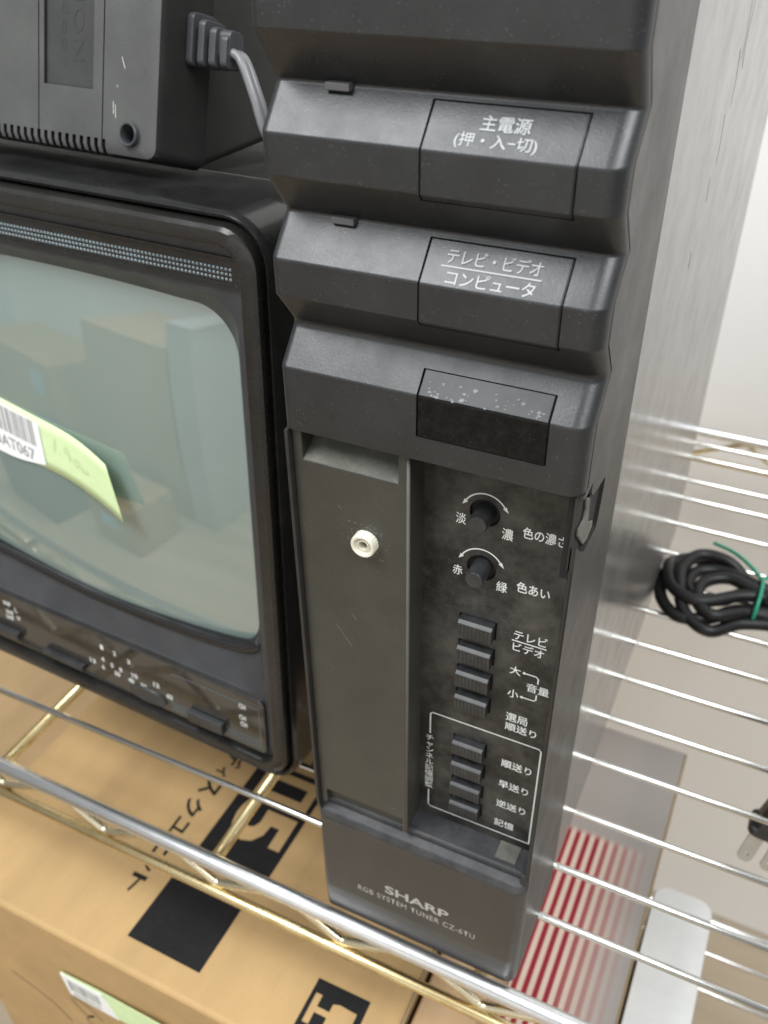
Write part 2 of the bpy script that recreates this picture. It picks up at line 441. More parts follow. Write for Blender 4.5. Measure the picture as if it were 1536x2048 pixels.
def profile_piece(name, a, b, x0, x1, dy, depth, mat, bev=.25):
    sub = fp[a:b + 1]
    m_ = MB(); L0 = [(y - dy, z) for y, z in sub]
    # pull the ends in a hair so a dark gap shows all round
    L0[0] = (L0[0][0], L0[0][1] + .28); L0[-1] = (L0[-1][0] - .0, L0[-1][1] - .28)
    ring = lambda x, ins: [(x, y + ins, z) for y, z in L0] + [(x, L0[-1][0] + depth, L0[-1][1]), (x, L0[0][0] + depth, L0[0][1])]
    m_.loft([ring(x0, .35), ring(x0 + .35, 0), ring(x1 - .35, 0), ring(x1, .35)], closed=True, cap0=True, cap1=True)
    o = m_.build(name, mat, tuner); shade(o, 30); return o
profile_piece('display_window', holes[0][0], holes[0][1], BX0 + .25, BX1 - .25, .12, 3, M_window)['label'] = 'smudged glossy black display window'
win = bpy.data.objects['display_window']
Ow = Vector((0, -.12, 245)); dw = Vector((0, 4.5, 5.2)).normalized(); nw = X.cross(dw)
q = MB()
for i in range(46):
    a0, b0 = random.uniform(39, 69.5), random.uniform(.3, 5.2) ** .9; r0 = random.uniform(.15, .75)
    pts = [(a0 + r0 * random.uniform(.5, 1.1) * math.cos(k * .7), b0 + .7 * r0 * random.uniform(.5, 1.1) * math.sin(k * .7)) for k in range(9)]
    q.poly([(min(max(a, 38.8), 69.8), min(max(b, .15), 6.0)) for a, b in pts], lambda a, b, h: tuple(Ow + X * a + dw * b + nw * (.05 + .0006 * i)))
q.build('water_stains', plastic('dried_water_stain', (.055, .058, .062), .32, smudge=.08, dust=.4, dustcol=(.13, .135, .14, 1), dscale=500), win)
pb2 = profile_piece('push_button', holes[1][0], holes[1][1], BX0 + .3, BX1 - .3, .35, 4, M_bezel)
pb1 = profile_piece('push_button', holes[2][0], holes[2][1], BX0 + .3, BX1 - .3, .35, 4, M_bezel)
pb2['label'] = 'lower button printed with an underlined katakana line'; pb1['label'] = 'upper button printed with the main power characters'
# printing on the sloping faces of the buttons
def slope_frame(c, v):                                    # crest point and valley point (y,z)
    d = Vector((0, v[0] - c[0], v[1] - c[1])).normalized(); return Vector((0, c[0] - .35, c[1])), X, d
O1, u1, v1 = slope_frame((0, 301), (7.1, 309.1))
lettering('printed_words', '主電源', O1, u1, v1, (49.4, 5.1, 59.7, 8.4), M_wornprint, pb1, .012, .08)
lettering('printed_words', '(押・入−切)', O1, u1, v1, (44.8, 1.2, 61.8, 4.6), M_wornprint, pb1, .006, .08)
O2, u2, v2 = slope_frame((0, 273), (7.0, 281.0))
lettering('printed_words', 'テレビ・ビデオ', O2, u2, v2, (43.0, 5.5, 64.5, 8.9), M_wornprint, pb2, .004, .08, .9)
lettering('printed_words', 'コンピュータ', O2, u2, v2, (44.0, .8, 64.0, 4.0), M_wornprint, pb2, .004, .08, .9)
q = MB(); f = lambda a, b, h: tuple(O2 + u2 * a + v2 * b + u2.cross(v2) * .08)
strokes(q, [(42.2, 4.75), (64.8, 4.75)], .3, f); q.build('printed_line', M_wornprint, pb2)
for zc, yc in ((309.9, 6.6), (281.8, 6.7)):
    q = MB(); q.box(13.6, 19.4, yc - .9, yc + 3, zc - .8, zc + .8); q.build('indicator_lens', M_lens, tuner, bevel=.25)

# side walls of the bezel
front = [(RS + .9 + y, z) for y, z in fp if z > 227.5]
def side_outline(notch):
    L = [(50.3, .3), (50.3, 346)] + [(y, z) for y, z in reversed(front)]
    L += [(RS + .9, 227), (2.0, 226.4)]
    if notch: L += [(2.0, 225.6), (6.0, 224.7), (11.2, 225.2), (10.6, 222.4), (13.4, 219.9), (26.8, 217.4), (26.7, 213.9), (25.1, 205.0), (24.0, 202.8), (11.9, 203.2), (6.5, 207), (2.0, 211.5)]
    L += [(2.0, 70), (RS - 1, 62), (RS, 60), (RS, 15), (RS + 1, 8), (RS + 1.2, 1.0), (7, .3)]
    return L
q = MB(); q.poly(side_outline(True), lambda a, b, h: (80 - h, a, b), 1.1)
o = q.build('bezel_side', M_bezelside, tuner, bevel=.3, seg=2, angle=60); shade(o, 30)
q = MB(); q.poly([(a if a > 40 else a - 2.4, b) for a, b in side_outline(False)], lambda a, b, h: (0 + h, a, b), 1.0)
o = q.build('bezel_side', M_bezelside, tuner, bevel=.3, seg=2, angle=60); shade(o, 30)
# broken hinge pocket seen through the hole in the right side
q = MB(); q.box(76.5, 78.55, 2.6, 28, 200.5, 228)
q.build('hinge_pocket', M_void, tuner)
q = MB(); g = [(9.7, 221.2), (14.0, 218.8), (15.0, 213.5), (15.6, 210), (22.0, 206.2), (22.0, 204.6), (16.5, 203.2), (13.1, 204.4), (5.0, 212.6), (5.2, 214.6), (9.9, 214.4), (10.8, 216.8)]
q.poly(g, lambda a, b, h: (78.6 + h, a, b), .8); q.build('dust_clump', M_dust, tuner, bevel=.4)
# right wall of the door recess, its front edge
q = MB(); q.loft([[(x, y, z) for x, y in ((77.0, 13.2), (78.6, 2.4), (78.9, 1.7), (79.6, 1.7), (79.6, 50), (77, 50))] for z in (66, 203.5)], closed=True, cap0=True, cap1=True)
q.loft([[(x, y, z) for x, y in ((76.5, 13.2), (77.9, 2.4), (78.15, 1.8), (78.5, 2.0), (78.5, 50), (76.5, 50))] for z in (203.5, 226)], closed=True, cap0=True, cap1=True)
o = q.build('recess_edge', M_bezelside, tuner); shade(o, 30)
# control panel at the bottom of the recess
q = MB(); q.box(34, 76.7, 13, 16, 60, 227)
panel = q.build('control_panel', M_panel, tuner)
KN = [(52.5, 206.3, 4.35), (52.5, 187.5, 4.35)]
KZ = [168.6, 158.1, 147.6, 137.1, 115.4, 104.9, 94.3, 84.2]
cut = []
for cx, cz, r in KN:
    c_ = MB(); c_.tube([(cx, 11, cz), (cx, 15, cz)], r, 40); cut.append(c_.build('cut', M_void))
for z in KZ:
    c_ = MB(); c_.box(46.8, 58.4, 11, 14.5, z - 6.7, z + .3); cut.append(c_.build('cut', M_void))
carve(panel, cut)
for (cx, cz, r), kl in zip(KN, ('colour depth knob', 'hue knob')):
    q = MB(); prof_k = [(2.9, 14.9), (2.75, 7.4), (2.5, 7.0), (0, 7.0)]
    q.loft([[(cx + rr * math.cos(2 * math.pi * j / 36), yy, cz + rr * math.sin(2 * math.pi * j / 36)) for j in range(36)] for rr, yy in prof_k[:3]], closed=True, cap1=True)
    o = q.build('knob', M_key, tuner); shade(o, 35)
def make_key(z):
    q = MB(); x0, x1 = 47.3, 58.0
    sec = [(14.4, z - 6.2), (14.4, z), (10.6, z - .1), (9.5, z - .9), (9.9, z - 6.2)]
    q.loft([[(x, y, zz) for y, zz in sec] for x in (x0, x1)], closed=True, cap0=True, cap1=True)
    o = q.build('key', M_key, tuner, bevel=.3, seg=2); shade(o, 30)
    q = MB()
    for i in range(8):
        xx = x0 + .9 + i * 1.2
        q.loft([[(xx + a, y - .18 * (1 if a == .3 else 0), zz) for a in (0, .3, .6)] for y, zz in ((9.55, z - 1.5), (9.85, z - 5.6))], closed=False)
    q.build('finger_ribs', M_key, o)
    return o
first = make_key(KZ[0]); ribs = first.children[0]
for z in KZ[1:]:
    k2 = first.copy(); COL.objects.link(k2); k2.parent = tuner; k2.location = (0, 0, (z - KZ[0]) * S)
    r2 = ribs.copy(); COL.objects.link(r2); r2.parent = k2
# printing on the panel
PO = (0, 13, 0)
def pp(body, x0, z0, x1, z1, bold=.011, **kw): return lettering('printed_words', body, PO, X, Z, (x0, z0, x1, z1), M_print, panel, bold, .07, **kw)
pp('淡', 44.3, 200.9, 47.3, 204.6); pp('濃', 57.6, 199.4, 60.8, 203.3); pp('色の濃さ', 63.3, 201.6, 75.2, 205.4, .014)
pp('赤', 44.0, 182.8, 47.0, 186.4); pp('緑', 57.2, 180.9, 60.4, 184.7); pp('色あい', 63.0, 182.8, 72.6, 186.6, .016)
pp('テレビ', 63.6, 165.0, 73.6, 168.6, .012); pp('ビデオ', 63.6, 160.4, 73.0, 163.8, .012)
pp('大', 63.4, 150.8, 66.9, 154.2); pp('小', 63.4, 140.9, 66.9, 144.4); pp('音量', 69.0, 145.7, 76.0, 149.2)
pp('選局', 63.6, 130.3, 70.6, 134.0); pp('順送り', 63.6, 126.0, 73.8, 129.6, .014)
pp('順送り', 63.6, 107.9, 73.8, 111.8, .014); pp('早送り', 63.4, 97.4, 73.6, 101.2, .014); pp('逆送り', 63.2, 87.0, 73.5, 90.8, .014); pp('記憶', 63.2, 76.6, 70.2, 80.4)
pp('\n'.join('チャンネル記憶調整'), 36.9, 83.2, 40.0, 110.6, .012, line=1.0, align='CENTER')
f = lambda a, b, h: (a, 12.92, b)
q = MB()
strokes(q, [(63.2, 164.4), (73.6, 164.4)], .45, f)
strokes(q, [(67.7, 152.6), (71.6, 152.6), (72.3, 151.9), (72.3, 149.8)], .45, f)
strokes(q, [(67.7, 142.4), (71.6, 142.4), (72.3, 143.1), (72.3, 145.2)], .45, f)
for z in (152.6, 142.4):
    q.poly([(67.9 + .5 * math.cos(a), z + .5 * math.sin(a)) for a in [i * math.pi / 5 for i in range(10)]], lambda a, b, h: (a, 12.915, b))
strokes(q, [(38.5, 111.6), (38.5, 121.2), (39.3, 122), (75.2, 122), (76, 121.2), (76, 73.2)], .5, f)
strokes(q, [(38.5, 82.0), (38.5, 73.8), (39.3, 73), (76.2, 73)], .5, f)
for cx, cz, rr in ((52.6, 205.6, 7.0), (52.4, 186.8, 7.2)):
    arc = [(cx + rr * math.cos(R(a)) * .93, cz + rr * math.sin(R(a))) for a in range(152, 24, -8)]
    strokes(q, arc, .42, f)
    for e, d_ in ((arc[0], Vector(arc[0]) - Vector(arc[2])), (arc[-1], Vector(arc[-1]) - Vector(arc[-3]))):
        d_.normalize(); nn = Vector((-d_.y, d_.x)); e = Vector(e)
        q.poly([tuple(e + d_ * 1.5), tuple(e - d_ * .4 + nn * .62), tuple(e - d_ * .4 - nn * .62)], lambda a, b, h: (a, 12.91, b))
q.build('printed_lines', M_print, panel)
# flat plate left of the panel
q = MB(); q.box(1.0, 34.8, 1.6, 13.5, 68.5, 226.2)
plate = q.build('flat_plate', M_plate, tuner)
c1 = MB(); c1.loft([[(x, y, z) for y, z in ((-1, 226.5), (9, 226.5), (9, 221.5), (1.6, 217.2), (-1, 217.2))] for x in (4.0, 32.3)], closed=True, cap0=True, cap1=True)
c2 = MB(); c2.loft([[(x, y, z) for y, z in ((-1, 76.0), (1.6, 76.0), (4.5, 73.5), (4.5, 66), (-1, 66))] for x in (3.4, 33.5)], closed=True, cap0=True, cap1=True)
carve(plate, [c1.build('cut', M_void), c2.build('cut', M_void)])
b = plate.modifiers.new('bevel', 'BEVEL'); b.width = .35 * S; b.segments = 2; b.limit_method = 'ANGLE'; b.angle_limit = R(40)
freeze(plate)
q = MB(); q.add([(4.1, 8.8, 221.55), (32.2, 8.8, 221.55), (32.2, 1.75, 217.4), (4.1, 1.75, 217.4)], [(0, 1, 2, 3)])
q.build('dusty_slope', M_dust, tuner)
q = MB(); q.tube([(35.0, 2.0, 69), (35.0, 2.0, 226)], .55, 8); q.build('plate_rim', plastic('rim_highlight', (.09, .088, .08), .4), tuner, True)  # paler tone puts the bevel's highlight into the colour
# ivory bushing in the plate with scraped plastic round it
BC = (22.6, 195.2)
q = MB(); n_ = 48
def ringb(r, y, notch=False):
    out = []
    for j in range(n_):
        a = 2 * math.pi * j / n_; rr = r
        if notch and j % 2 and -20 < math.degrees(a) < 110: rr -= .18
        if notch and 255 < math.degrees(a) < 285: rr -= .5
        out.append((BC[0] + rr * math.cos(a), y, BC[1] + rr * math.sin(a)))
    return out
q.loft([ringb(3.75, 1.6, True), ringb(3.7, -.9, True), ringb(3.35, -1.3), ringb(2.75, -1.25), ringb(2.6, -.2), ringb(1.95, -.1), ringb(1.75, -.6), ringb(1.45, -.7), ringb(1.35, 2.4)], closed=True, cap1=True)
o = q.build('nylon_bushing', M_nylon, tuner); shade(o, 40)
q = MB()
for i in range(70):
    a = random.uniform(0, 6.28); rr = random.uniform(3.7, 6.2) if random.random() < .8 else random.uniform(4, 8)
    cx, cz = BC[0] + rr * math.cos(a), BC[1] + rr * math.sin(a); ln = random.uniform(.2, 1.1); th = a + random.uniform(.9, 2.2)
    strokes(q, [(cx, cz), (cx + ln * math.cos(th), cz + ln * math.sin(th))], random.uniform(.06, .16), lambda a, b, h: (a, 1.55, b))
for (x0, z0, x1, z1) in ((11.5, 160, 16.5, 152.6), (17.2, 166, 18.6, 164), (27.8, 79.5, 30.8, 80.2), (14.2, 205, 15.2, 204), (9, 141, 9.6, 140.3)):
    strokes(q, [(x0, z0), (x1, z1)], .14, lambda a, b, h: (a, 1.55, b))
for i in range(40):
    cx, cz = random.uniform(3, 33), random.uniform(82, 214); ln = random.uniform(.1, .5); th = random.uniform(0, 3)
    strokes(q, [(cx, cz), (cx + ln * math.cos(th), cz + ln * math.sin(th))], .1, lambda a, b, h: (a, 1.55, b))
q.build('scratches', plastic('scraped_plastic', (.2, .2, .195), .6), plate)
# lower cover with dusty ledge
low = [(16, 69.0), (4.6, 68.6), (3.9, 68.3), (3.6, 67.6), (3.6, 65.6)]
q = MB(); q.loft([[(x, y, z) for y, z in low] for x in (2.0, 77.4)], closed=False)
q.build('ledge', M_ledge, tuner, bevel=.2)
xs2 = left + [(40, 0)] + rightx
bev = fillet([(3.6, 65.8), (.9, 64.6), (0, 62.0), (0, 60.6)], [0, 1.2, 1.2, 0], 4)
q = MB(); q.loft([[(x, y + yo, z) for x, yo in xs2] for y, z in bev], closed=False)
o = q.build('dusty_lip', M_ledge, tuner, recalc=False); shade(o, 40)
for x0, x1 in ((.15, 2.6), (76.9, 79.85)):
    q = MB(); q.box(x0, x1, 2.2, 16, 60, 70.2); q.build('hinge_block', M_ledge, tuner, bevel=.8, seg=3)
cov = fillet([(0, 60.6), (0, 17), (1.0, 1.0), (3.6, .2), (14, .15)], [0, 26, .9, .8, 0], 8)
q = MB(); q.loft([[(x, y + yo, z) for x, yo in xs2] for y, z in cov], closed=False)
o = q.build('lower_cover', plastic('lower_cover_plastic', (.030, .028, .026), .33, dust=.03, speck=.15, smudge=.03), tuner, recalc=False); shade(o, 40)
# the maker's lettering on the lower cover
lettering('maker_lettering', 'SHARP', (0, 0, 0), X, Z, (27.0, 28.6, 53.0, 33.6), M_logo, o, .022, .06)
lettering('maker_lettering', 'RGB SYSTEM TUNER CZ-6TU', (0, 0, 0), X, Z, (15.4, 23.0, 63.6, 26.2), M_logo, o, .004, .06, 1.15)
# loose square of worn tape on the ledge
q = MB(); q.box(66.4, 73.8, 6.0, 13, 68.75, 69.15); q.build('tape_patch', M_dust, tuner)
# painted cover
q = MB(); q.box(.35, 79.65, 50.8, 314, .2, 346)
o = q.build('side_cover', M_cover, tuner, bevel=.9, seg=3); shade(o, 30)
cover = o
q = MB(); f = lambda a, b, h: (79.72, a, b)
for pts in ([(146, 300), (150, 290), (149, 283)], [(139, 283), (141, 274), (140, 268)], [(132, 266), (133, 258)], [(160, 312), (158, 300), (161, 292)], [(150, 322), (154, 305), (153, 296)], [(120, 246), (121, 240)]):
    strokes(q, [(p_.x, p_.z) for p_ in catmull([(a, 0, b) for a, b in pts], 6)], .5, f)
q.build('dark_scratches', M_void, cover)
q = MB(); q.box(1, 79, 14.2, 50.9, 3, 345.5); q.build('inner_chassis', M_void, tuner)

# ================================================================== television
psi, tau = R(-2.7), R(3.4)
xh = Vector((math.cos(psi), math.sin(psi), 0)); y0_ = Vector((-math.sin(psi), math.cos(psi), 0))
zh = math.cos(tau) * Z + math.sin(tau) * y0_; yh = math.cos(tau) * y0_ - math.sin(tau) * Z
TM = Matrix((xh, yh, zh)).transposed().to_4x4(); TM.translation = Vector((-45, 43, 8)) * S
tv = thing('portable_television', 'portable black tube television with grey green screen beside the tuner', 'television', mat=TM)
def rl(ins, y, r, x0=-207, x1=7.3, z0=-4, z1=252.4, n=10): return [(x, y, z) for x, z in rrect(x0 + ins, x1 - ins, z0 + ins, z1 - ins, max(r, 1), n)]
q = MB(); q.loft([rl(3.9, 4.2, 14), rl(3.3, 3.2, 14), rl(2.5, 1.1, 15), rl(1.3, .3, 16), rl(.4, 1.3, 17), rl(0, 3.2, 17), rl(0, 22, 17), rl(1.2, 23, 16), rl(1.4, 46, 16), rl(2.4, 50, 16)], closed=True)
o = q.build('cabinet', M_tv, tv); shade(o, 35)
q = MB(); q.loft([rl(2.4, 50.02, 16), rl(3.4, 52, 16), rl(24, 235, 18), rl(34, 240, 10)], closed=True, cap1=True)
o = q.build('rear_body', plastic('matte_rear_plastic', (.020, .0195, .019), .6, spec=.2, dust=.08, grain=.3), tv); shade(o, 35)
q = MB()
NB = dict(n=10)
def mask(x0, x1, z0, z1, r, y, bt, bb): return [(x, y, z) for x, z in rrect(x0, x1, z0, z1, r, 10, bt, bb, 0.001)]
def rl2(ins, y, r, ib=None):
    return [(x, y, z) for x, z in rrect(-207 + ins, 7.3 - ins, -4 + (ib if ib is not None else ins), 252.4 - ins, max(r, 1), 10, 0, 0, 0.0001)]
q.loft([rl2(3.7, 4.4, 13.5), rl2(3.9, .2, 13.5), rl2(4.5, -1.5, 13), rl2(5.8, -2.4, 12), rl2(9.6, -2.6, 9), rl2(10.6, -2.2, 8.5), rl2(10.9, -1.2, 8), rl2(11.2, 2.0, 8)], closed=True)
o = q.build('front_frame', M_tvfront, tv); shade(o, 30)
q = MB()
q.loft([rl2(11.0, 1.9, 8), mask(-191, -8.5, 43, 223.5, 12, 2.0, 1.5, 0), mask(-190, -9.5, 44, 222.5, 12, 2.8, 1.5, 0), mask(-186.5, -15.2, 61, 215.4, 17, 10, 1.5, -4), mask(-186, -15.6, 62, 214.9, 17, 13, 1.5, -4)], closed=True)
o = q.build('screen_surround', M_tvslope, tv); shade(o, 30)
q = MB()
lip = catmull([(-188, 9.5, 66), (-165, 9, 64), (-106, 8.6, 58.5), (-50, 8.6, 59.5), (-22, 9, 62.5), (-14, 9.5, 67)], 8)
q.tube(lip, 3.2, 12); q.build('lower_lip', plastic('glossy_black_lip', (.012, .012, .013), .22), tv, True)
# picture tube face
q = MB(); nxs, nzs = 36, 28; vs = []; fs = []
for i in range(nzs):
    for j in range(nxs):
        x = -192 + 182 * j / (nxs - 1); z = 52 + 172 * i / (nzs - 1)
        u, v = (x + 101) / 91, (z - 138) / 86
        vs.append((x, 5.0 + 6.2 * (u * u + v * v) / 1.6, z))
for i in range(nzs - 1):
    for j in range(nxs - 1): fs.append((i * nxs + j, i * nxs + j + 1, (i + 1) * nxs + j + 1, (i + 1) * nxs + j))
q.add(vs, fs); o = q.build('screen', M_crt, tv, True, recalc=False)
for fx in (-190, -20):
    q = MB(); q.box(fx - 8, fx + 8, 36, 52, -7.2, -1); q.build('foot', M_rubber, tv, bevel=.8)
# speaker slot
q = MB(); q.loft([[(x, y, z) for x, z in rrect(-196, -5.2, 227.4, 237.6, 1.6, 5)] for y in (1.9, .7, 1.0)][:2] + [[(x, .7, z) for x, z in rrect(-195.4, -5.8, 228, 237, 1.3, 5)], [(x, 1.8, z) for x, z in rrect(-195, -6.2, 228.4, 236.6, 1.1, 5)]], closed=True, cap1=True)
o = q.build('speaker_slot', M_tvfront, tv); shade(o, 30)
q = MB()
for i in range(112):
    for j in range(3):
        x = -194 + i * 1.66; z = 229.9 + j * 1.65
        q.add([(x - .5, 1.7, z - .5), (x + .5, 1.7, z - .5), (x + .5, 1.7, z + .5), (x - .5, 1.7, z + .5), (x, 1.0, z)], [(0, 1, 4), (1, 2, 4), (2, 3, 4), (3, 0, 4)])
q.build('speaker_grille', plastic('grille_sheen_blue_grey', (.26, .31, .335), .25), o)  # dot colour carries the reflections of the glossy mesh
# control strip
q = MB(); q.loft([[(x, y, z) for x, z in rrect(-193, -8.8, 9.2, 41.5, 3, 5)] for y in (2, .4)] + [[(x, .1, z) for x, z in rrect(-192.6, -9.2, 9.6, 41.1, 2.8, 5)]], closed=True, cap1=True)
strip = q.build('control_strip', M_strip, tv); shade(strip, 30)
f = lambda a, b, h: (a, -.02, b)
def tp(body, x, z, h=2.3, w_=None, bold=.01):
    w_ = w_ or h * .62 * len(body)
    return lettering('dial_figures', body, (0, .1, 0), X, Z, (x - w_ / 2, z - h / 2, x + w_ / 2, z + h / 2), M_print, strip, bold, .06)
for s_, x, z in (('1', -103, 33.5), ('2', -95, 33), ('3', -86.5, 31.5), ('4', -103.8, 25.6), ('5', -98.2, 24), ('6', -104.5, 20), ('8', -92.8, 23.5), ('10', -84.1, 23.6), ('12', -70.8, 23.8), ('13', -111.1, 21.5), ('30', -95.7, 19.6), ('40', -87, 19.3), ('50', -79.2, 19.3), ('62', -63.4, 19.8), ('VHF', -166, 35.5), ('L', -160, 33.5), ('VHF', -165.5, 30), ('H', -159.5, 28.5), ('UHF', -166, 26.5), ('CH', -20.5, 34.3), ('CH', -20.8, 27.2), ('CH', -20.4, 23.2)):
    tp(s_, x, z, 2.9, bold=.025)
q = MB(); strokes(q, [(-60, 36), (-11.4, 36.4), (-11.4, 12)], .35, f)
for i in range(46): strokes(q, [(-62 + i * 1.1, 11.8), (-62 + i * 1.1, 17.4)], .28, f)
q.build('dial_lines', plastic('printed_grey_blue', (.16, .20, .23), .3), strip)
q = MB(); n_w = 40
ringw = lambda r, y: [(-77 + r * math.cos(2 * math.pi * j / n_w), y, 14.6 + .4 * r * math.sin(2 * math.pi * j / n_w)) for j in range(n_w)]
q.loft([ringw(11.5, .2), ringw(11.5, -.6), ringw(10.9, -.9)], closed=True, cap1=True)
o = q.build('dial_wheel', M_key, strip); shade(o, 40)
for x0, x1, z0, z1 in ((-51, -31, 12.8, 19.4), (-143, -116, 13.8, 17.4), (-181, -160, 15, 20)):
    q = MB(); q.box(x0, x1, -3.2, .1, z0, z1); q.build('slider_knob', M_key, strip, bevel=.7, seg=3)

# price tag stuck on the screen (peeling strip of green paper)
def tagy(x, z):
    u, v = (x + 101) / 91, (z - 138) / 86
    base = 5.0 + 6.2 * (u * u + v * v) / 1.6
    return base - .6 - max(0, (x + 118) / 46) ** 2 * 7
def TT(x, y, z): return TM @ (Vector((x, y, z)) * S)
tag = thing('price_tag', 'pale green paper price tag with barcode sticker curling off the screen', 'price tag', mat=TM.copy())
def strip_quad(top, bot, lift, nsub=14):
    q = MB(); T_, B_ = catmull([(a, 0, b) for a, b in top], nsub), catmull([(a, 0, b) for a, b in bot], nsub)
    rows = []
    for i in range(len(T_)):
        row = []
        for k in range(6):
            p_ = T_[i].lerp(B_[i], k / 5); row.append((p_.x, tagy(p_.x, p_.z) - lift, p_.z))
        rows.append(row)
    q.loft(rows, closed=False); return q
DX = -.7
q = strip_quad([(-172, 158.5), (-140.5, 154.2), (-119, 150.6), (-97, 147), (-79.0, 141.8)], [(-172, 132.0), (-141.5, 127.6), (-120, 125.6), (-100, 122.6), (-72.5, 116.5)], 0)
o = q.build('tag_paper', M_green, tag, True)
so = o.modifiers.new('solid', 'SOLIDIFY'); so.thickness = .25 * S; freeze(o)
q = strip_quad([(-172, 156.6), (-141, 152.2), (-119.5, 148.0)], [(-172, 130.4), (-141.5, 126.0), (-119.6, 127.6)], .35)
st_ = q.build('barcode_sticker', M_white, tag, True)
q = MB(); xb = -171.0
while xb < -124:
    wd = random.choice((.35, .5, .8, 1.1))
    top_ = 152.4 + (-141 - xb) * .14 - 1.6; bot_ = top_ - 12.5
    row = [[(x, tagy(x, z) - .45, z) for z in (top_, (top_ + bot_) / 2, bot_)] for x in (xb, xb + wd)]
    q.loft(row, closed=False); xb += wd + random.choice((.35, .5, .8))
q.build('barcode', M_greyink, st_)
def on_tag(name, body, bbox, mat, parent, bold=0, slant=0):
    o = lettering(name, body, (0, 0, 0), X, Z, bbox, mat, parent, bold, 0)
    for v in o.data.vertices:
        x, z = v.co.x / S, v.co.z / S
        z += (bbox[0] - x) * slant; v.co = Vector((x, tagy(x, z) - .5, z)) * S
    return o
on_tag('tag_code', '3AT067', (-149, 131.2, -125.5, 137.2), M_greyink, st_, .012, .14)
q = MB(); ft = lambda a, b, h: (a, tagy(a, b) - .55, b)
def arc(cx, cz, rx, rz, a0, a1, k=12): return [(cx + rx * math.cos(R(a0 + (a1 - a0) * i / k)), cz + rz * math.sin(R(a0 + (a1 - a0) * i / k))) for i in range(k + 1)]
for pts in ([(-110.8, 143.2), (-112.6, 136.4)], [(-109.4, 136.6), (-108.9, 136.2)], [(-102.6, 140.6), (-105.2, 140.8), (-105.4, 138.2)] + arc(-104.4, 136.6, 1.5, 1.8, 100, -80), arc(-99.0, 135.2, 1.5, 1.9, 90, 440), arc(-94.2, 133.2, 1.7, 1.4, 130, 400)):
    strokes(q, pts, .38, ft)
q.build('pencilled_price', M_pencil, o)

# ================================================================== power adapter on the television
ap, at_ = R(-4.0), R(17)
ax = Vector((math.cos(ap), math.sin(ap), 0)); ay0 = Vector((-math.sin(ap), math.cos(ap), 0))
az = math.cos(at_) * Z + math.sin(at_) * ay0 + .0 * ax; ay = math.cos(at_) * ay0 - math.sin(at_) * Z
AM = Matrix((ax, ay, az)).transposed().to_4x4(); AM.translation = Vector((-91, 100.7, 256.9)) * S
ad = thing('power_adapter', 'chunky black power adapter brick lying on top of the television', 'power adapter', mat=AM)
def al(i, y, r, ib=None): return [(x, y, z) for x, z in rrect(-170 + i, -i, (ib if ib is not None else i), 150 - i, r, 6)]
q = MB(); q.loft([al(0, 0, 4), al(.3, -1.5, 4), al(2.2, -18.5, 4, 1.4), al(3.8, -21, 4, 2.0), al(7.2, -22, 3, 4.2)], closed=True, cap0=True, cap1=True)
fs_ = q.build('front_shell', M_adapter, ad, mats=[M_adapter, M_adsmooth])
FY = -22
cut = []
c_ = MB(); c_.box(-55.5, -32, FY - 2, FY + 1.3, 22, 160); cut.append(c_.build('cut', M_void))
for gx in (-58.4, -27.6):
    c_ = MB(); c_.box(gx, gx + .5, FY - 2, FY + .7, 3, 160); cut.append(c_.build('cut', M_void))
for i in range(24):
    c_ = MB(); gx = -27.5 - i * 3.5; c_.box(gx, gx + 1.7, FY - 2, FY + 3.4, -3.0, 6.5); cut.append(c_.build('cut', M_void))
HC = (-14.2, 9.2)
c_ = MB(); c_.tube([(HC[0], FY - 3, HC[1]), (HC[0], FY + 14, HC[1])], 3.1, 32); cut.append(c_.build('cut', M_void))
carve(fs_, cut)
b = fs_.modifiers.new('bevel', 'BEVEL'); b.width = .3 * S; b.segments = 2; b.limit_method = 'ANGLE'; b.angle_limit = R(40); freeze(fs_); shade(fs_, 30)
for p_ in fs_.data.polygons: p_.material_index = 0 if p_.normal.y < -.62 else 1
q = MB(); q.box(-55.3, -32.2, FY + 1.15, FY + 1.6, 22.2, 138)
lab = q.build('label_recess', M_adlabel, fs_)
lettering('embossed_words', 'CAUTION', (0, FY + 1.15, 0), -Z, X, (-82, -42.5, -30.5, -37.6), M_adlabel, lab, .0, 0, 1.1, thick=.12)
lettering('embossed_words', 'for indoor', (0, FY + 1.15, 0), -Z, X, (-74, -48.0, -28, -45.0), M_adlabel, lab, -.004, 0, 1.1, thick=.1)
q = MB(); ringa = lambda r, y: [(HC[0] + r * math.cos(2 * math.pi * j / 36), y, HC[1] + r * math.sin(2 * math.pi * j / 36)) for j in range(36)]
q.loft([ringa(4.1, FY + .2), ringa(4.0, FY - 1.6), ringa(3.7, FY - 1.9), ringa(3.2, FY - 1.8), ringa(3.05, FY - 1), ringa(3.0, FY + 12)], closed=True)
o = q.build('screw_boss', M_rubber, fs_); shade(o, 40)
q = MB(); q.loft([al(.9, .6, 4), al(.9, 0, 4)], closed=True)
q.loft([[(x, y, z) for x, z in rrect(-170 + i, -i, ib, 150 - i, 4, 6)] for i, y, ib in ((.9, .3, .9), (.5, 1.2, .9), (6.0, 128, 39), (12, 134, 43))], closed=True, cap1=True)
o = q.build('rear_shell', M_adsmooth, ad); shade(o, 35)
sr = MB()
ZC, YC = 42.5, -5.0
for i in range(5):
    h = 9.2 - i * 1.0; d_ = 7.0 - i * .6; x0 = -5.5 + i * 4.3; t_ = 2.9
    sr.loft([[(x, YC + yy, ZC - i * .9 + zz) for yy, zz in rrect(-d_, d_, -h, h, 2.2, 4)] for x in (x0, x0 + t_)], closed=True, cap0=True, cap1=True)
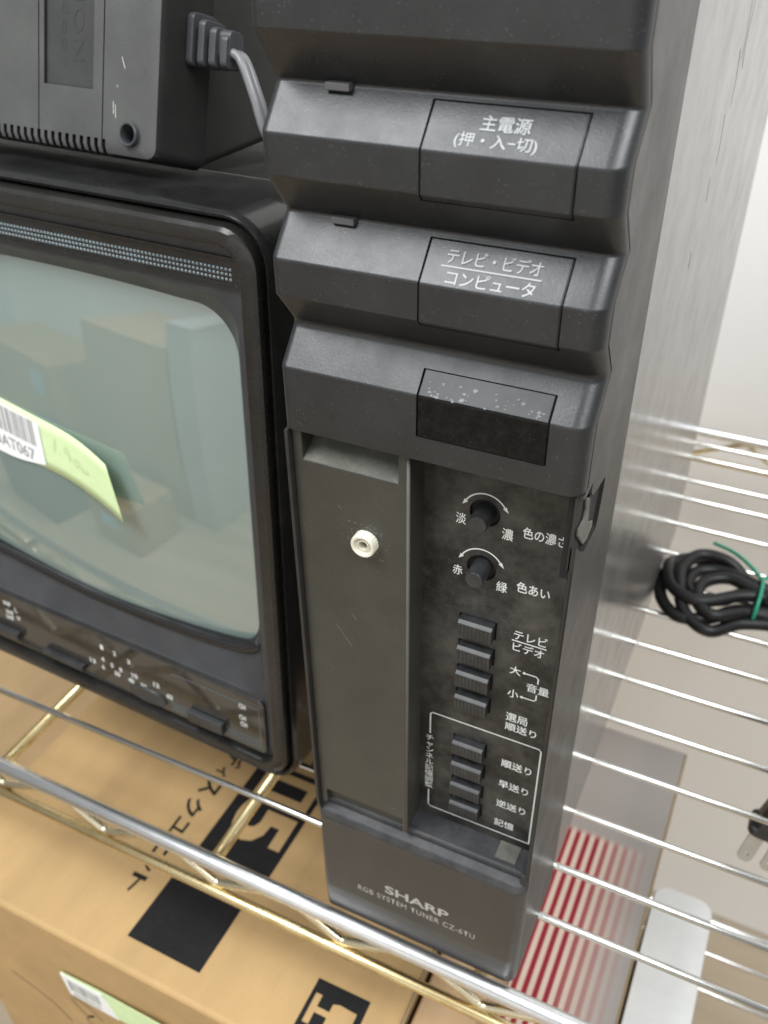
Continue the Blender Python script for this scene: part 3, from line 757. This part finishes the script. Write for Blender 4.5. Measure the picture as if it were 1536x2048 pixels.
sr.loft([[(x, YC + yy, ZC - 1.6 + zz) for yy, zz in rrect(-3.6, 3.6, -4.6, 4.6, 2, 4)] for x in (-5, 15)], closed=True, cap0=True, cap1=True)
o = sr.build('strain_relief', M_rubber, ad, bevel=.5, seg=2); shade(o, 35)
q = MB()
for dy in (-1.6, 1.6):
    q.tube(catmull([(8, YC + dy, 39.5), (16, YC + dy, 38.5), (20, YC - .5 + dy, 35), (25, YC + dy, 26), (30, YC + 3 + dy, 14), (38, YC + 14 + dy, 5), (50, YC + 38 + dy, 2)], 8), 1.5, 10)
o = q.build('cord', M_cordgrey, ad, True)
q = MB()
for (x0, z0, x1, z1) in ((-19, 33, -17.5, 29.5), (-22.5, 19, -22.2, 15), (-21.5, 18, -21.2, 13.8), (-21.0, 24.2, -20.6, 23.6)):
    strokes(q, [(x0, z0), (x1, z1)], .28, lambda a, b, h: (a, FY - .06, b))
q.build('scuffs', flat('pale_scuff', (.5, .5, .46), .6), fs_)

# ================================================================== cord bundle on the shelf
cb = thing('power_cord_bundle', 'black power cord folded into loops and held by a green twist tie', 'power cord', loc=(128, 258, 3))
def rel(p): return (p[0] - 128, p[1] - 258, p[2] - 3)
T0 = (131, 258)
loops = [
    [(205, 262, 8), (160, 258, 8), (132, 264, 9), (112, 279, 8), (94, 283, 7), (83.5, 266, 7), (84, 244, 6), (96, 230, 6), (112, 234, 7), (128, 247, 8), (160, 252, 8), (205, 256, 8)],
    [(205, 270, 6), (160, 266, 7), (132, 266, 13), (112, 272, 12), (99, 266, 11), (97, 252, 11), (104, 243, 12), (116, 246, 12), (130, 256, 13), (160, 256, 9), (205, 266, 8)],
    [(205, 250, 6), (160, 250, 6), (130, 269, 5), (114, 285, 5), (99, 288, 5), (86, 280, 5), (83.8, 262, 13), (90, 243, 14), (106, 238, 14), (128, 253, 14), (160, 262, 13), (205, 266, 13)],
    [(205, 266, 5), (165, 268, 5), (134, 272, 5), (115, 278, 15), (99, 277, 16), (92, 264, 15), (92, 250, 15), (99, 233, 8), (114, 226, 5), (130, 241, 4), (160, 248, 5), (205, 252, 5)],
    [(205, 258, 13), (160, 256, 14), (133, 258, 15), (118, 263, 15), (107, 258, 14), (103, 249, 13), (106, 236, 12), (116, 233, 11), (132, 247, 8), (160, 248, 6), (205, 250, 6)],
]
q = MB()
for L in loops: q.tube(catmull([rel(p) for p in L], 8), 3.5, 12)
q.build('cord', M_cord, cb, True)
q = MB(); ring = [rel((134 + .6 * math.sin(a), 257 + 14.5 * math.cos(a), 10 + 9.5 * math.sin(a))) for a in [i * 2 * math.pi / 28 for i in range(29)]]
q.tube(ring, 1.1, 8)
q.tube(catmull([rel(p) for p in ((134, 271, 14), (126, 280, 15), (116, 290, 14), (104, 297, 12))], 6), 1.1, 8)
q.tube(catmull([rel(p) for p in ((134, 271, 14), (141, 276, 16), (150, 280, 15))], 6), 1.1, 8)
q.build('twist_tie', M_tie, cb, True)

# ================================================================== plug hanging under the shelf
pt = Matrix.Rotation(R(7), 4, 'Y'); pt.translation = Vector((166, 142, -34)) * S
pg = thing('power_plug', 'black two pin power plug hanging through the shelf wires', 'power plug', mat=pt)
q = MB(); q.loft([[(x * s_, y * s2, z) for x, y in rrect(-12, 12, -7, 7, 4, 5)] for z, s_, s2 in ((-1, 1, 1), (3, 1.02, 1), (4, .86, .9), (14, .80, .85), (24, .68, .8), (34, .55, .7), (40, .5, .7))], closed=True, cap0=True, cap1=True)
o = q.build('plug_body', plastic('plug_plastic', (.018, .02, .024), .3), pg); shade(o, 35)
q = MB(); q.tube(catmull([(0, 0, 38), (2, 1, 52), (14, 8, 70), (40, 24, 62)], 8), 3.2, 10); q.build('cord', M_cord, pg, True)
for yy in (-4.5, 4.5):
    pb = [(-9.2, -1), (-2.2, -1), (-2.2, -25), (-4, -27.5), (-7.4, -27.5), (-9.2, -25)] if yy < 0 else [(2.0, -1), (9.0, -1), (9.0, -25), (7.2, -27.5), (3.8, -27.5), (2.0, -25)]
    q = MB(); q.poly(pb, lambda a, b, h: (a, -2 + h, b), 1.5); bl = q.build('blade', M_blade, pg)
    cx = sum(a for a, b in pb) / 6
    c_ = MB(); c_.tube([(cx, -6, -21.5), (cx, 4, -21.5)], 1.3, 20); carve(bl, [c_.build('cut', M_void)])

# ================================================================== cartons on the lower shelf
LZ = -298
def carton_box(label, x0, x1, y0, y1, ztop, mat, bev=2.0):
    t = thing('cardboard_box', label, 'cardboard box', loc=((x0 + x1) / 2, (y0 + y1) / 2, LZ))
    cx, cy = (x0 + x1) / 2, (y0 + y1) / 2
    q = MB(); q.box(x0 - cx, x1 - cx, y0 - cy, y1 - cy, 0, ztop - LZ)
    o = q.build('carton_body', mat, t, bevel=bev, seg=3); shade(o, 50)
    return t, o, (cx, cy)
tA, bA, (cx, cy) = carton_box('brown carton printed with a black letter band, front left under the shelf', -226, 32.5, -30, 330, -80, M_carton, 3.0)
top = -80 - LZ
f = lambda a, b, h: (a - cx, b - cy, top + .12)
q = MB(); q.poly([(-107.3, -15.5), (-64.4, -15.8), (-63.8, 20.3), (-106.4, 20.0)], f); q.poly([(-104.2, 36.5), (-60.5, 36.5), (-57, 240), (-101, 240)], f)
q.poly([(-12.2, -29), (15.6, -29), (15.2, 6.8), (-11.8, 6.6)], f)
bk = q.build('black_print', M_ink, bA)
# letters left unprinted inside the band
BO = Vector((-cx, -cy, top))
lettering('band_letters', '5', BO, -Y, X, (-79, -97.5, -53.5, -63.5), M_carton, bk, .03, .24)
q = MB(); g = lambda a, b, h: (a - cx, b - cy, top + .24)
def frame_letter(x0, x1, y0, y1, w1, w2):
    q.poly([(x0, y0), (x1, y0), (x1, y0 + w1), (x0, y0 + w1)], g); q.poly([(x0, y1 - w1), (x1, y1 - w1), (x1, y1), (x0, y1)], g)
    q.poly([(x0, y0 + w1 + .01), (x0 + w2, y0 + w1 + .01), (x0 + w2, y1 - w1 - .01), (x0, y1 - w1 - .01)], g)
    q.poly([(x1 - w2, y0 + w1 + .01), (x1, y0 + w1 + .01), (x1, y1 - w1 - .01), (x1 - w2, y1 - w1 - .01)], g)
frame_letter(-96.5, -62.6, 82, 101.5, 5.6, 5.6)
q.poly([(-96.5, 105), (-62.6, 105), (-62.6, 110.5), (-96.5, 110.5)], g); q.poly([(-96.5, 119), (-62.6, 119), (-62.6, 125), (-96.5, 125)], g); q.poly([(-83, 110.51), (-76, 110.51), (-76, 118.99), (-83, 118.99)], g)
q.poly([(-96.5, 131), (-62.6, 131), (-62.6, 137), (-96.5, 137)], g)
# handling mark: a stemmed glass
q.poly([(-9.6, -14), (-6.4, -14), (-6.4, 0), (-9.6, 0)], g); q.poly([(-6.39, -8.2), (0, -8.2), (0, -5.4), (-6.39, -5.4)], g)
q.poly([(.01, -7 - 5.4), (3, -13.5), (12, -13.2), (12, -1), (3, -.6), (.01, -1.6)], g)
q.build('band_letters', M_carton, bk)
for ch, y0, y1, x0, x1 in (('ト', 3.5, 14.5, -126, -117.5), ('ッ', 17, 25, -125, -118.5), ('ニ', 27.5, 36, -125.5, -117), ('ユ', 41.5, 52, -125, -116.5), ('ク', 54, 66, -127, -115.8), ('ス', 69.5, 82, -126, -114.5), ('ィ', 84, 90.5, -124, -116.5), ('デ', 92, 103, -124, -112.5)):
    lettering('printed_kana', ch, BO, -Y, X, (-y1, x0, -y0, x1), M_ink, bA, .025, .12)
# front of the carton: pencil marks and a green tag
q = MB(); h = lambda a, b, hh: (a - cx, -30 - cy - .12, b - LZ)
for pts in ([(-195, -160), (-170, -172), (-158, -186)], [(-147, -135), (-141, -141), (-146, -148), (-138, -151), (-130, -160)], [(-150, -152), (-142, -164), (-136, -160), (-143, -170), (-132, -178)]):
    strokes(q, [(p_.x, p_.z) for p_ in catmull([(a, 0, b) for a, b in pts], 6)], 1.6, h)
q.build('pencil_marks', M_inkedge, bA)
q = MB(); q.tube([(26, -30.4 - cy, 0)] * 0 + [(32.5 - cx, -29 - cy, top + .2), (32.5 - cx, 329 - cy, top + .2)], .7, 6); q.build('dark_seam', M_card, bA)
tg = thing('price_tag', 'green price tag with white barcode sticker on the brown carton front', 'price tag', loc=(-118, -31, -128))
def tq(pts, dy, mat, name, par, t_=.3):
    q = MB(); q.poly([(a + 118, b + 128) for a, b in pts], lambda a, b, h: (a, -dy - h - .02 * max(0, a + 10), b), t_); return q.build(name, mat, par)
o = tq([(-146.7, -119.3), (-123, -116.6), (-79, -114.0), (-60, -136), (-105, -138), (-144.6, -139.5)], .2, M_green, 'tag_paper', tg)
s2 = tq([(-146.7, -119.5), (-119, -118), (-112, -138.2), (-144.6, -139.3)], .8, M_white, 'barcode_sticker', tg)
q = MB()
for i in range(14): q.box(-24.5 + i * 1.5, -24.5 + i * 1.5 + random.choice((.5, .8, 1.0)), -1.35, -1.2, -4.5, 5.5)
q.box(-23, -5, -1.35, -1.2, -8.6, -6.8)
q.build('barcode', M_greyink, s2)
carton_box('darker plain carton at the far left under the television', -520, -238, -10, 330, -128, M_carton2)
carton_box('pinkish carton just right of the printed carton', 34.5, 62, -45, 300, -84, M_carton3)
# shiny striped box
t = thing('striped_box', 'shiny grey mauve box with fading red and white stripes below the tuner', 'box', loc=(0, 0, LZ))
q = MB(); q.box(62.6, 121.4, -60, 277, 0, -150 - LZ - 1.2); q.build('box_body', M_card, t)
q = MB(); q.box(62.6, 119.8, -60, 276.4, -150 - LZ - 1.1, -150 - LZ); q.build('striped_lid', M_stripe, t)
# white moulded case
t = thing('plastic_case', 'white plastic case with a rounded corner beside the striped box', 'plastic case', loc=(140, 90, LZ))
q = MB(); R1 = [(x - 140, y - 90) for x, y in rrect(122.5, 156.5, -60, 172, 9, 6)]
q.loft([[(x, y, z) for x, y in R1] for z in (0, 145)] + [[(x * .96, y * .993, 148) for x, y in R1]], closed=True, cap0=True, cap1=True)
o = q.build('case_body', M_whitebox, t); shade(o, 35)

# ================================================================== cartons and an added dark block across the aisle, seen mirrored in the tube
def far_box(label, x0, x1, y0, y1, ztop, mat, lab=None):
    t = thing('cardboard_box', label, 'cardboard box', loc=((x0 + x1) / 2, (y0 + y1) / 2, -640))
    hx, hy = (x1 - x0) / 2, (y1 - y0) / 2
    q = MB(); q.box(-hx, hx, -hy, hy, 0, ztop + 640)
    o = q.build('carton_body', mat, t, bevel=4, seg=2); shade(o, 50)
    if lab:
        q = MB(); q.box(lab[0], lab[1], hy + .3, hy + 1, lab[2], lab[3]); q.build('shipping_label', lab[4], t)
    return t
far_box('tall carton across the aisle mirrored in the middle of the screen', -1170, -850, -1300, -930, -110, M_carton3)
far_box('wide carton with blue label across the aisle mirrored at the screen edge', -1900, -1420, -1350, -960, -330, M_carton, (120, 190, 190, 270, flat('blue_label', (.35, .6, .75), .6)))
far_box('white box across the aisle mirrored beside the tall carton', -840, -760, -1200, -930, -40, flat('greyed_white_card', (.45, .46, .45), .5))

far_box('dark block added for the dark shape mirrored at the lower left of the screen', -1330, -1120, -820, -560, -420, M_rubber)  # unseen block, added to give the tube a dark reflection
far_box('low brown carton on the floor mirrored below the price tag', -1010, -850, -860, -640, -500, M_carton2, (-40, 20, 60, 100, bpy.data.materials['blue_label']))
